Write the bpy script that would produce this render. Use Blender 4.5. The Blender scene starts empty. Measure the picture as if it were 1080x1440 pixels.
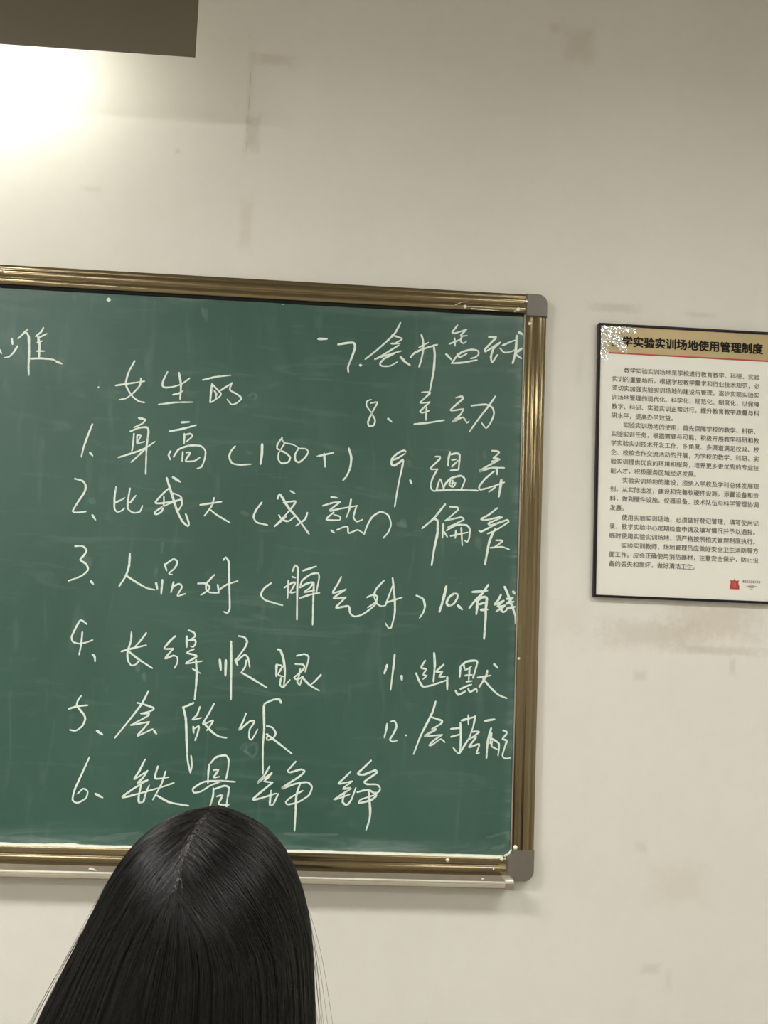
import bpy, bmesh, math, random
from mathutils import Vector, Matrix
rnd = random.Random(7)
SC = bpy.context.scene
COL = SC.collection

# ------------------------------------------------------------------ camera
CY, CZ, FPX = -2.66, 1.45, 1700.0
RIGHT = Vector((0.9967786, -0.0710374, 0.0372293))
DOWN = Vector((0.0443065, 0.1008044, -0.9939192))
FWD = Vector((0.0668525, 0.9923669, 0.1036271))
cam_d = bpy.data.cameras.new('camera'); cam = bpy.data.objects.new('camera', cam_d); COL.objects.link(cam)
m = Matrix((RIGHT, -DOWN, -FWD)).transposed().to_4x4(); m.translation = (0, CY, CZ)
cam.matrix_world = m
cam_d.sensor_fit = 'VERTICAL'; cam_d.sensor_height = 36; cam_d.sensor_width = 27; cam_d.lens = FPX/1440*36
cam_d.clip_start = 0.02
SC.camera = cam

# ------------------------------------------------------------------ world, exposure
w = bpy.data.worlds.new('world'); SC.world = w; w.use_nodes = True
w.node_tree.nodes['Background'].inputs[0].default_value = (0.02, 0.021, 0.024, 1)
w.node_tree.nodes['Background'].inputs[1].default_value = 0.3
SC.view_settings.view_transform = 'Standard'; SC.view_settings.look = 'None'
SC.view_settings.exposure = 0.0; SC.view_settings.gamma = 1.0; SC.view_settings.use_curve_mapping = False

CEIL = 3.1
PANEL_W = {-2.15: (94, 48), -5.1: (74, 48), -7.6: (60, 42)}   # watts of the left and right ceiling panel of each row
PANEL_COL = (1.0, 0.98, 0.945)
BOARD_LAMP_W, BOARD_LAMP_COL = 4.2, (1.0, 0.985, 0.90)

# ------------------------------------------------------------------ helpers
def tag(o, label=None, cat=None, group=None, kind=None):
    if label: o['label'] = label
    if cat: o['category'] = cat
    if group: o['group'] = group
    if kind: o['kind'] = kind
    return o

def empty(name, loc, label, cat, group=None):
    o = bpy.data.objects.new(name, None); COL.objects.link(o); o.location = loc; o.empty_display_size = .1
    return tag(o, label, cat, group)

def link(name, me, mat=None, parent=None, smooth=False):
    if mat and not me.materials: me.materials.append(mat)
    if smooth:
        for p in me.polygons: p.use_smooth = True
    o = bpy.data.objects.new(name, me); COL.objects.link(o)
    if parent:
        o.parent = parent
        off = Vector((0, 0, 0)); q = parent
        while q: off += q.location; q = q.parent
        o.location = -off
    return o

def bm_link(name, bm, mat, parent=None, smooth=False):
    me = bpy.data.meshes.new(name); bm.to_mesh(me); bm.free()
    return link(name, me, mat, parent, smooth)

def box(bm, x0, x1, y0, y1, z0, z1, bev=0.0, seg=2):
    r = bmesh.ops.create_cube(bm, size=1, matrix=Matrix.Translation(((x0+x1)/2, (y0+y1)/2, (z0+z1)/2)) @ Matrix.Diagonal((x1-x0, y1-y0, z1-z0, 1)))
    if bev:
        es = list({e for v in r['verts'] for e in v.link_edges})
        bmesh.ops.bevel(bm, geom=es, offset=bev, segments=seg, profile=.5, affect='EDGES')

def quad(bm, pts): bm.faces.new([bm.verts.new(p) for p in pts])

def tube(bm, a, b, r0, r1=None, n=14):
    a, b = Vector(a), Vector(b); r1 = r0 if r1 is None else r1
    d = b-a; q = d.to_track_quat('Z', 'Y').to_matrix().to_4x4()
    bmesh.ops.create_cone(bm, cap_ends=True, segments=n, radius1=r0, radius2=r1, depth=d.length, matrix=Matrix.Translation((a+b)/2) @ q)

def sphere(bm, c, r, u=16, v=10, s=(1, 1, 1)):
    bmesh.ops.create_uvsphere(bm, u_segments=u, v_segments=v, radius=r, matrix=Matrix.Translation(c) @ Matrix.Diagonal((*s, 1)))

def at(px, py, Y=0.0):
    """point of the plane y = Y that was measured at this pixel"""
    d = RIGHT*((px-540)/FPX) + DOWN*((py-720)/FPX) + FWD
    t = (Y-CY)/d.y
    return Vector((d.x*t, Y, CZ+d.z*t))

class NT:
    def __init__(s, name):
        s.m = bpy.data.materials.new(name); s.m.use_nodes = True; s.t = s.m.node_tree
        s.b = s.t.nodes['Principled BSDF']; s.out = s.t.nodes['Material Output']
    def n(s, typ, **k):
        x = s.t.nodes.new(typ)
        for a, v in k.items():
            if a.startswith('i_'):
                kk = a[2:]; kk = int(kk) if kk.isdigit() else kk.replace('_', ' ')
                if isinstance(v, bpy.types.NodeSocket): s.t.links.new(v, x.inputs[kk])
                else: x.inputs[kk].default_value = v
            else: setattr(x, a, v)
        return x
    def l(s, a, b): s.t.links.new(a, b)
    def math(s, op, a, b=0.0, c=0.0, clamp=False):
        x = s.n('ShaderNodeMath', operation=op, use_clamp=clamp)
        for i, v in enumerate((a, b, c)):
            if isinstance(v, (int, float)): x.inputs[i].default_value = v
            else: s.l(v, x.inputs[i])
        return x.outputs[0]
    def noise(s, vec, scale, detail=3, rough=.5, dist=0):
        x = s.n('ShaderNodeTexNoise', i_Scale=scale, i_Detail=detail, i_Roughness=rough, i_Distortion=dist)
        s.l(vec, x.inputs['Vector']); return x.outputs[0]
    def ramp(s, f, a, b, va=0.0, vb=1.0):
        x = s.n('ShaderNodeMapRange', i_1=a, i_2=b, i_3=va, i_4=vb); x.interpolation_type = 'SMOOTHSTEP'
        s.l(f, x.inputs[0]); return x.outputs[0]
    def mix(s, f, a, b):
        x = s.n('ShaderNodeMix', data_type='RGBA')
        if isinstance(f, (int, float)): x.inputs[0].default_value = f
        else: s.l(f, x.inputs[0])
        for i, v in ((6, a), (7, b)):
            if isinstance(v, tuple): x.inputs[i].default_value = (*v, 1)
            else: s.l(v, x.inputs[i])
        return x.outputs[2]
    def pos(s): return s.n('ShaderNodeNewGeometry').outputs['Position']
    def scaled(s, vec, sc):
        x = s.n('ShaderNodeVectorMath', operation='MULTIPLY', i_1=sc); s.l(vec, x.inputs[0]); return x.outputs[0]
    def bump(s, h, strength, dist=.001):
        x = s.n('ShaderNodeBump', i_Strength=strength, i_Distance=dist); s.l(h, x.inputs['Height']); s.l(x.outputs[0], s.b.inputs['Normal'])

def simple(name, col, rough=.5, metal=0.0, var=.06, scale=40, bump=0.0, spec=.5):
    t = NT(name); t.b.inputs['Specular IOR Level'].default_value = spec; p = t.pos(); nz = t.noise(p, scale)
    t.l(t.mix(nz, tuple(c*(1-var) for c in col), tuple(min(1, c*(1+var)) for c in col)), t.b.inputs['Base Color'])
    t.b.inputs['Roughness'].default_value = rough; t.b.inputs['Metallic'].default_value = metal
    if bump: t.bump(nz, bump)
    return t.m

# ------------------------------------------------------------------ materials
def wall_mat():
    t = NT('painted_plaster'); p = t.pos()
    sx = t.n('ShaderNodeSeparateXYZ'); t.l(p, sx.inputs[0]); X, Z = sx.outputs[0], sx.outputs[2]
    cl = t.noise(p, 1.7, 4, .55)
    c = t.mix(t.ramp(cl, .3, .7), (.655, .64, .58), (.69, .675, .615))
    fine = t.noise(p, 22, 5, .65)
    c = t.mix(t.ramp(fine, .35, .8, 0, .10), c, (.52, .48, .40))
    # worn patches, scuffs and tape marks: (px, py, half w, half h, colour, strength, noise scale)
    wob = t.noise(p, 26, 4, .7)
    stains = [(355, 188, 11, 27, (.46, .42, .33), .55, 60), (352, 130, 5, 75, (.50, .47, .38), .30, 60), (346, 315, 9, 38, (.52, .48, .38), .45, 60),
              (385, 84, 30, 8, (.45, .41, .33), .45, 50), (815, 62, 22, 28, (.46, .41, .32), .45, 30), (780, 40, 9, 8, (.46, .41, .32), .35, 40),
              (700, 155, 40, 6, (.60, .56, .47), .25, 40),
              (865, 433, 36, 7, (.42, .38, .31), .45, 80), (985, 443, 22, 4, (.42, .38, .31), .35, 90), (815, 520, 6, 30, (.50, .47, .40), .25, 60),
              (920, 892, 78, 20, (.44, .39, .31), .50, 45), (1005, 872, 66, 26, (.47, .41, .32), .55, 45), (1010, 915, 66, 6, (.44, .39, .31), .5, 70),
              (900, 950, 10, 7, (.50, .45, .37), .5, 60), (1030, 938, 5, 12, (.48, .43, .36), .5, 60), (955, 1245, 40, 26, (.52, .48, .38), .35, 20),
              (915, 1362, 14, 7, (.50, .45, .38), .45, 60), (902, 1192, 8, 8, (.50, .46, .38), .4, 60), (130, 266, 16, 4, (.50, .47, .40), .4, 70),
              (250, 212, 4, 4, (.46, .43, .36), .4, 80), (800, 870, 26, 26, (.55, .50, .42), .28, 60), (940, 1378, 6, 14, (.50, .45, .38), .3, 60)]
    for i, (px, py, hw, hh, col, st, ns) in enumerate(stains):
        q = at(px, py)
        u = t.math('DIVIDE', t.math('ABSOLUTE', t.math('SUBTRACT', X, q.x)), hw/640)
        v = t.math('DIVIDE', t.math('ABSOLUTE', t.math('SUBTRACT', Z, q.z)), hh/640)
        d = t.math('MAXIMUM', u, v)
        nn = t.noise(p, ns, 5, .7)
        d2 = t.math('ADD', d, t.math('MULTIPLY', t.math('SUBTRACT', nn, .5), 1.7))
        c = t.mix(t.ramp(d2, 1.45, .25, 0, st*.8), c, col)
    # thin vertical crack line of the filled joint
    q = at(349, 170)
    u = t.math('ABSOLUTE', t.math('SUBTRACT', t.math('ADD', X, t.math('MULTIPLY', t.math('SUBTRACT', wob, .5), .008)), q.x))
    ln = t.math('MULTIPLY', t.ramp(u, .0018, .0004), t.math('MULTIPLY', t.ramp(Z, q.z-.08, q.z-.05), t.ramp(Z, q.z+.16, q.z+.12)))
    ln = t.math('MULTIPLY', ln, t.ramp(t.noise(p, 18), .42, .55, 0, .45))
    c = t.mix(ln, c, (.34, .30, .24))
    t.l(c, t.b.inputs['Base Color']); t.b.inputs['Roughness'].default_value = .62
    t.b.inputs['Specular IOR Level'].default_value = .35
    t.bump(t.noise(p, 120, 4, .6), .12, .002)
    return t.m

def board_mat():
    t = NT('green_enamel'); p = t.pos()
    cl = t.noise(t.scaled(p, (1.0, 1, .55)), 4.2, 5, .6, .6)
    c = t.mix(t.ramp(cl, .32, .72), (.024, .078, .056), (.036, .098, .073))
    # wiped chalk dust: broad swipes of the duster
    sw = t.noise(t.scaled(p, (1.4, 1, 9)), 3.0, 6, .62, 1.2)
    c = t.mix(t.ramp(sw, .52, .80, 0, .12), c, (.32, .42, .36))
    sw2 = t.noise(t.scaled(p, (7, 1, 1.2)), 3.4, 5, .6, .9)
    c = t.mix(t.ramp(sw2, .56, .82, 0, .12), c, (.32, .42, .36))
    sp = t.noise(p, 75, 3, .6)
    c = t.mix(t.ramp(sp, .70, .78, 0, .10), c, (.4, .5, .44))
    # dust gathered along the bottom rail and in the right-hand margin
    sx = t.n('ShaderNodeSeparateXYZ'); t.l(p, sx.inputs[0]); X, Z = sx.outputs[0], sx.outputs[2]
    dz = t.math('ADD', t.ramp(Z, 1.035, .995, 0, .7), t.ramp(X, .455, .482, 0, .5))
    dz = t.math('ADD', dz, t.ramp(Z, 2.16, 2.185, 0, .35))
    c = t.mix(t.math('MULTIPLY', dz, t.ramp(sw, .35, .75, .05, .55)), c, (.36, .44, .40))
    t.l(c, t.b.inputs['Base Color'])
    t.b.inputs['Specular IOR Level'].default_value = .45
    t.l(t.ramp(sw, .3, .8, .36, .5), t.b.inputs['Roughness'])
    t.bump(t.noise(p, 260, 2), .05, .0005)
    return t.m

def rail_mat(axis):
    t = NT('champagne_aluminium'); p = t.pos()
    s = (.8, 60, 140) if axis == 'x' else (140, 60, .8)
    st = t.noise(t.scaled(p, s), 1.0, 4, .6)
    st2 = t.noise(t.scaled(p, (s[0]*2.5, 30, s[2]) if axis == 'x' else (s[0], 30, s[2]*2.5)), 1.5, 2)
    c = t.mix(t.ramp(st, .35, .7), (.165, .130, .070), (.225, .182, .108))
    c = t.mix(t.ramp(st2, .55, .8, 0, .35), c, (.22, .155, .085))
    t.l(c, t.b.inputs['Base Color'])
    t.b.inputs['Metallic'].default_value = .92
    t.l(t.ramp(st, .3, .7, .10, .15), t.b.inputs['Roughness'])
    return t.m

def chalk_mat(col=(.74, .84, .765), cover=.95):
    t = NT('chalk'); p = t.pos(); nz = t.noise(p, 900, 2, .7); nz2 = t.noise(p, 130, 2, .5)
    t.b.inputs['Base Color'].default_value = (*col, 1); t.b.inputs['Roughness'].default_value = .95
    t.b.inputs['Specular IOR Level'].default_value = .05
    tr = t.n('ShaderNodeBsdfTransparent'); mx = t.n('ShaderNodeMixShader')
    f = t.math('MULTIPLY', t.ramp(nz, .22, .42, .55, 1), t.ramp(nz2, .25, .45, .72*cover, cover), clamp=True)
    t.l(f, mx.inputs[0]); t.l(tr.outputs[0], mx.inputs[1]); t.l(t.b.outputs[0], mx.inputs[2]); t.l(mx.outputs[0], t.out.inputs[0])
    return t.m

M = {}
M['wall'] = wall_mat()
M['board'] = board_mat()
M['rail_x'] = rail_mat('x'); M['rail_z'] = rail_mat('z')
M['corner'] = simple('grey_plastic', (.125, .112, .088), .42, var=.10, scale=90)
M['dust'] = simple('chalk_dust', (.78, .80, .68), .9, var=.12, scale=60)
M['silver'] = simple('satin_aluminium', (.70, .67, .58), .34, .4, var=.08, scale=20)
M['tray'] = simple('dusty_aluminium', (.33, .29, .235), .5, .35, var=.18, scale=50)
M['trayfront'] = simple('tray_front_aluminium', (.42, .38, .29), .4, .4, var=.12, scale=30)
M['traycap'] = simple('tray_cap_plastic', (.20, .17, .12), .4, var=.06)
M['screw'] = simple('zinc_screw', (.85, .83, .74), .3, .35, var=.05)
M['shadow_strip'] = simple('shadow_black', (.008, .010, .010), .7, spec=.15)
M['chalk'] = chalk_mat()
M['chalk_faint'] = chalk_mat((.55, .68, .60), .085)
M['ceiling'] = simple('ceiling_tile_paint', (.70, .68, .62), .8, scale=5)
M['floor'] = simple('floor_terrazzo', (.30, .275, .24), .45, var=.2, scale=60)
M['housing'] = simple('taupe_enamel', (.118, .098, .068), .55, var=.05, scale=6)
M['housing_in'] = simple('white_reflector', (.85, .84, .78), .4)
M['black'] = simple('black_frame', (.007, .005, .006), .45, spec=.2)
M['ink'] = simple('black_ink', (.085, .08, .07), .5)
M['titleink'] = simple('title_ink', (.012, .009, .006), .5, spec=.1)
M['paper'] = simple('coated_paper', (.72, .72, .645), .42, var=.02, scale=3)
M['gold'] = simple('gold_band', (.31, .235, .105), .38, .25, var=.08, scale=8)
M['red'] = simple('red_print', (.40, .035, .03), .5)
M['skin'] = simple('skin', (.50, .30, .21), .5, var=.05)
M['scalp'] = simple('scalp_skin', (.062, .048, .044), .6, var=.15, scale=200)
M['sweater'] = simple('charcoal_knit', (.028, .024, .026), .9, var=.3, scale=300, bump=.4)
M['trousers'] = simple('dark_cotton', (.02, .022, .03), .85)
M['shoe'] = simple('black_canvas', (.02, .02, .02), .6)
M['eye'] = simple('eye_white', (.75, .73, .70), .2)
M['iris'] = simple('dark_iris', (.02, .012, .008), .2)
M['lip'] = simple('lips', (.42, .15, .13), .45)
M['wood'] = simple('stool_wood', (.36, .22, .11), .45, var=.2, scale=12)
M['steel'] = simple('painted_steel', (.05, .05, .055), .4, .6)
M['diff'] = simple('lamp_housing_white', (.8, .8, .78), .5)

# ------------------------------------------------------------------ room shell
XL, XR, YB = -3.9, 2.7, -9.2
def slab(name, x0, x1, y0, y1, z0, z1, mat):
    bm = bmesh.new(); box(bm, x0, x1, y0, y1, z0, z1); return tag(bm_link(name, bm, mat), kind='structure')
slab('wall_front', XL-.1, XR+.1, 0, .12, 0, CEIL, M['wall'])
slab('wall_back', XL-.1, XR+.1, YB-.12, YB, 0, CEIL, M['wall'])
slab('wall_left', XL-.1, XL, YB, 0, 0, CEIL, M['wall'])
slab('wall_right', XR, XR+.1, YB, 0, 0, CEIL, M['wall'])
slab('floor', XL-.1, XR+.1, YB-.12, .12, -.1, 0, M['floor'])
slab('ceiling', XL-.1, XR+.1, YB-.12, .12, CEIL, CEIL+.1, M['ceiling'])

# ------------------------------------------------------------------ ceiling panel lamps
def ceiling_light(x, y, row, side):
    r = empty('ceiling_light', (x, y, CEIL), f'white ceiling panel lamp, {side} one of the {row} row', 'ceiling light', 'ceiling panel lamps')
    bm = bmesh.new()
    for a in ((x-.62, x+.62, y-.32, y-.30), (x-.62, x+.62, y+.30, y+.32), (x-.62, x-.60, y-.30, y+.30), (x+.60, x+.62, y-.30, y+.30)):
        box(bm, *a, CEIL-.085, CEIL)  # deep skirt added to cut the panel's light off the upper wall
    bm_link('lamp_skirt', bm, M['diff'], r)
    bm = bmesh.new(); box(bm, x-.6, x+.6, y-.3, y+.3, CEIL-.012, CEIL-.002); bm_link('diffuser', bm, M['diff'], r)
    ld = bpy.data.lights.new('panel_light', 'AREA'); ld.shape = 'RECTANGLE'; ld.size = 1.18; ld.size_y = .58
    ld.energy = PANEL_W[y][x > 0]; ld.color = PANEL_COL
    lo = bpy.data.objects.new('panel_light', ld); COL.objects.link(lo); lo.parent = r; lo.location = (0, 0, -.016)
for y, row in ((-2.15, 'front'), (-5.1, 'middle'), (-7.6, 'rear')):
    for x, side in ((-1.75, 'left'), (1.45, 'right')): ceiling_light(x, y, row, side)

# ------------------------------------------------------------------ blackboard
BX0, BX1, BZ0, BZ1 = -3.2, .530, .941, 2.2355      # outer edge of the frame
IX1, IZ0, IZ1 = .4815, .990, 2.1905                # inner edge of the frame
SURF = -.012                                       # writing surface
board = empty('blackboard', (-1.3, 0, BZ0), 'green chalkboard in a bronze-gold aluminium frame, covered in handwritten white chalk lines', 'blackboard')
bm = bmesh.new(); box(bm, BX0+.03, BX1-.03, SURF, -.001, BZ0+.03, BZ1-.03); bm_link('writing_surface', bm, M['board'], board)

PROF = [(0, .010), (0, .0165), (.0012, .0185), (.006, .0205), (.011, .0212), (.0155, .0205), (.0165, .0192), (.0185, .0192), (.0195, .0212),
        (.025, .0238), (.030, .0246), (.0345, .0240), (.0360, .0225), (.0375, .0225), (.0390, .0235), (.0435, .0228), (.0470, .0195), (.0485, .014), (.0485, 0), (.03, 0)]
def rail(name, axis, a0, a1, inner, sgn, width, mat):
    """extrude the rail profile along x or z; inner = coordinate of inner edge, sgn = direction outwards"""
    k = width/.0485; bm = bmesh.new(); ra = []; fl = lambda v: .0195+(v-.0195)*.34 if v > .0185 else v
    for a in (a0, a1):
        ring = []
        for u, v in PROF:
            o = inner+sgn*u*k
            ring.append(bm.verts.new((a, -fl(v), o) if axis == 'x' else (o, -fl(v), a)))
        ra.append(ring)
    n = len(PROF)
    for i in range(n): bm.faces.new((ra[0][i], ra[0][(i+1) % n], ra[1][(i+1) % n], ra[1][i]))
    for r in ra: bm.faces.new(r)
    bmesh.ops.recalc_face_normals(bm, faces=bm.faces)
    o = bm_link(name, bm, mat, board, smooth=True)
    md = o.modifiers.new('edges', 'EDGE_SPLIT'); md.split_angle = math.radians(38)
    return o
CB = .051
rail('top_rail', 'x', BX0+.045, BX1-.045, IZ1, 1, BZ1-IZ1, M['rail_x'])
rail('bottom_rail', 'x', BX0+.055, BX1-.055, IZ0, -1, IZ0-BZ0, M['rail_x'])
rail('side_rail', 'z', BZ0+.061, BZ1-.049, IX1, 1, BX1-IX1, M['rail_z'])
rail('side_rail', 'z', BZ0+.061, BZ1-.049, BX0+.0485, -1, .0485, M['rail_z'])

def corner(cx, cz, sx, sz, W, H, tail):
    """moulded corner piece; (cx,cz) the outer corner, sx,sz point inwards"""
    R = .022; pts = []
    for i in range(9):
        a = math.pi/2*i/8
        pts.append((R-R*math.cos(a), R-R*math.sin(a)))           # from (0,R) to (R,0)
    pts += tail
    bm = bmesh.new()
    lo = [bm.verts.new((cx+sx*u, 0, cz+sz*v)) for u, v in pts]
    mi = [bm.verts.new((cx+sx*u, -.022, cz+sz*v)) for u, v in pts]
    cu = sum(p[0] for p in pts)/len(pts); cv = sum(p[1] for p in pts)/len(pts)
    hi = [bm.verts.new((cx+sx*(cu+(u-cu)*.93), -.0262, cz+sz*(cv+(v-cv)*.93))) for u, v in pts]
    n = len(pts)
    for A, B in ((lo, mi), (mi, hi)):
        for i in range(n): bm.faces.new((A[i], A[(i+1) % n], B[(i+1) % n], B[i]))
    bm.faces.new(hi); bm.faces.new(lo)
    bmesh.ops.recalc_face_normals(bm, faces=bm.faces)
    bm_link('corner_cap', bm, M['corner'], board)
TA = [(.0490, 0), (.0490, .0450), (.0485, .0530), (0, .0530)]
TB_ = [(.0600, 0), (.0600, .0485), (.0500, .0580), (.0480, .0655), (0, .0655)]
for cx, sx in ((BX1, -1), (BX0, 1)):
    corner(cx, BZ1, sx, -1, 0, 0, TA); corner(cx, BZ0, sx, 1, 0, 0, TB_)

# shade of the gap under the top rail painted as a black strip, pale chalk-filled lip on the bottom rail
bm = bmesh.new(); box(bm, BX0+.05, IX1-.002, -.0150, SURF, IZ1-.006, IZ1+.001); bm_link('shadow_strip', bm, M['shadow_strip'], board)
bm = bmesh.new(); box(bm, IX1-.0025, IX1+.0006, -.0165, SURF, IZ0+.012, IZ1-.002); bm_link('side_lip', bm, M['tray'], board)
bm = bmesh.new()
x = BX0+.05; prev = None
while x < IX1-.012:                                # uneven chamfer of packed chalk
    h = .0034+.0006*math.sin(x*37)+rnd.uniform(-.0004, .0004)
    if abs(x-at(105, 1185).x) < .012: h += .0018
    ring = [bm.verts.new((x, -.0195, IZ0-.0010)), bm.verts.new((x, -.0170, IZ0+h*.55)), bm.verts.new((x, SURF-.0005, IZ0+h)), bm.verts.new((x, SURF, IZ0-.0010))]
    if prev:
        for i in range(3): bm.faces.new((prev[i], prev[i+1], ring[i+1], ring[i]))
    prev = ring; x += .012
bmesh.ops.recalc_face_normals(bm, faces=bm.faces)
bm_link('chalk_dust_lip', bm, M['dust'], board)
bm = bmesh.new()                                   # chalk packed in the rounded inner corner
pp = [(-.014, .0045), (-.008, .007), (-.003, .012), (.0, .017)]
for (u0, v0), (u1, v1) in zip(pp, pp[1:]):
    tube(bm, (IX1+u0, -.0145, IZ0+v0-.002), (IX1+u1, -.0145, IZ0+v1-.002), .0028, n=8)
for u, v in pp: sphere(bm, (IX1+u, -.0145, IZ0+v-.002), .0029, 8, 6)
bm_link('chalk_dust_corner', bm, M['dust'], board, True)

def screw(px, py, r=.0042, Y=-.0235):
    p = at(px, py, Y); bm = bmesh.new()
    sphere(bm, p, r, 16, 10, (1, .45, 1))
    tube(bm, (p.x, p.y+.004, p.z), p, r*1.25, n=16)
    s = bm_link('screw', bm, M['screw'], board, True)
    bm = bmesh.new()
    box(bm, p.x-r*.6, p.x+r*.6, p.y-r*.5, p.y-r*.40, p.z-r*.1, p.z+r*.1); box(bm, p.x-r*.1, p.x+r*.1, p.y-r*.5, p.y-r*.40, p.z-r*.6, p.z+r*.6)
    return s
for a in ((654, 431, .0032, -.0205), (729, 435, .0038, -.0225), (745, 455, .0030, -.0205), (725, 1192, .0046, -.0200), (706, 1208, .0036, -.0205),
          (629.5, 1209.5, .0034, -.0205), (730, 926, .0030, -.0190), (740.5, 423.5, .0026, -.0265)): screw(*a)
# chips and smears of plaster on the frame
for (px, py, qx, qy, ww) in ((640, 429, 649, 425, .0012), (649, 425, 658, 424, .0008), (662, 434, 702, 437, .0016), (723, 438, 727, 437, .0022), (741, 424, 746, 418, .0022), (693, 1222, 695, 1223, .0022), (0, 381, 4, 382, .0040)):
    bm = bmesh.new(); a = at(px, py, -.0225); b = at(qx, qy, -.0225); tube(bm, a, b, ww, ww*.6, 8)
    bm_link('plaster_smear', bm, M['silver'], board, True)

# chalk tray
TX1 = .4795
def tray():
    prof = [(.018, .0110+BZ0), (.058, .0030+BZ0), (.0605, .0045+BZ0), (.0635, .0045+BZ0), (.0650, .0020+BZ0), (.0640, -.0075+BZ0), (.0600, -.0095+BZ0), (.018, -.0070+BZ0)]
    bm = bmesh.new(); ends = []
    for x in (BX0+.02, TX1-.018): ends.append([bm.verts.new((x, -u, v)) for u, v in prof])
    n = len(prof)
    for i in range(n): bm.faces.new((ends[0][i], ends[0][(i+1) % n], ends[1][(i+1) % n], ends[1][i]))
    for e in ends: bm.faces.new(e)
    bmesh.ops.recalc_face_normals(bm, faces=bm.faces)
    t = bm_link('chalk_tray', bm, M['tray'], board)
    bm = bmesh.new(); tube(bm, (BX0+.02, -.0618, BZ0+.0042), (TX1-.016, -.0618, BZ0+.0042), .0022, n=10); bm_link('tray_lip', bm, M['dust'], t, True)
    bm = bmesh.new(); box(bm, BX0+.02, TX1-.018, -.0658, -.0640, BZ0-.0065, BZ0+.0005, .0006); bm_link('tray_front', bm, M['trayfront'], t)
    bm = bmesh.new(); box(bm, TX1-.020, TX1, -.0670, -.018, BZ0+.0010, BZ0+.0120, .004, 4); bm_link('tray_end_cap', bm, M['silver'], t, True)
    bm = bmesh.new(); box(bm, TX1-.019, TX1-.0004, -.0668, -.018, BZ0-.0105, BZ0+.0015, .0015, 2); bm_link('tray_end_block', bm, M['traycap'], t)
    for px, py, s in ((128, 1222, .0034), (131, 1223, .0026), (134, 1224, .0018), (679, 1236, .0022)):
        bm = bmesh.new(); sphere(bm, at(px, py, -.055), s, 8, 6, (1.6, 1, .9)); bm_link('chalk_crumb', bm, M['dust'], t, True)
tray()

# ------------------------------------------------------------------ the handwriting
# (origin x, origin y, scale): strokes measured on an enlarged view
def V(ox, oy, sc): return (ox, oy, sc)
A1, A2, A3 = V(0, 440, 4.5), V(140, 490, 4.5), V(300, 580, 4.909)
A4, A5, A6, A7 = V(90, 660, 4.5), V(320, 670, 4.32), V(90, 750, 4.1538), V(350, 780, 4.0)
A8, A9, B1, B2 = V(90, 860, 5.1429), V(280, 880, 5.4), V(80, 970, 6.0), V(240, 970, 5.4)
B3, B4, B5, B6 = V(80, 1050, 4.1538), V(330, 1050, 4.6957), V(430, 440, 6.353), V(570, 440, 6.0)
B7, B8, B9, C1, C2 = V(500, 540, 4.909), V(530, 620, 5.4), V(600, 800, 7.714), V(520, 910, 5.143), V(520, 970, 4.909)
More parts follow.
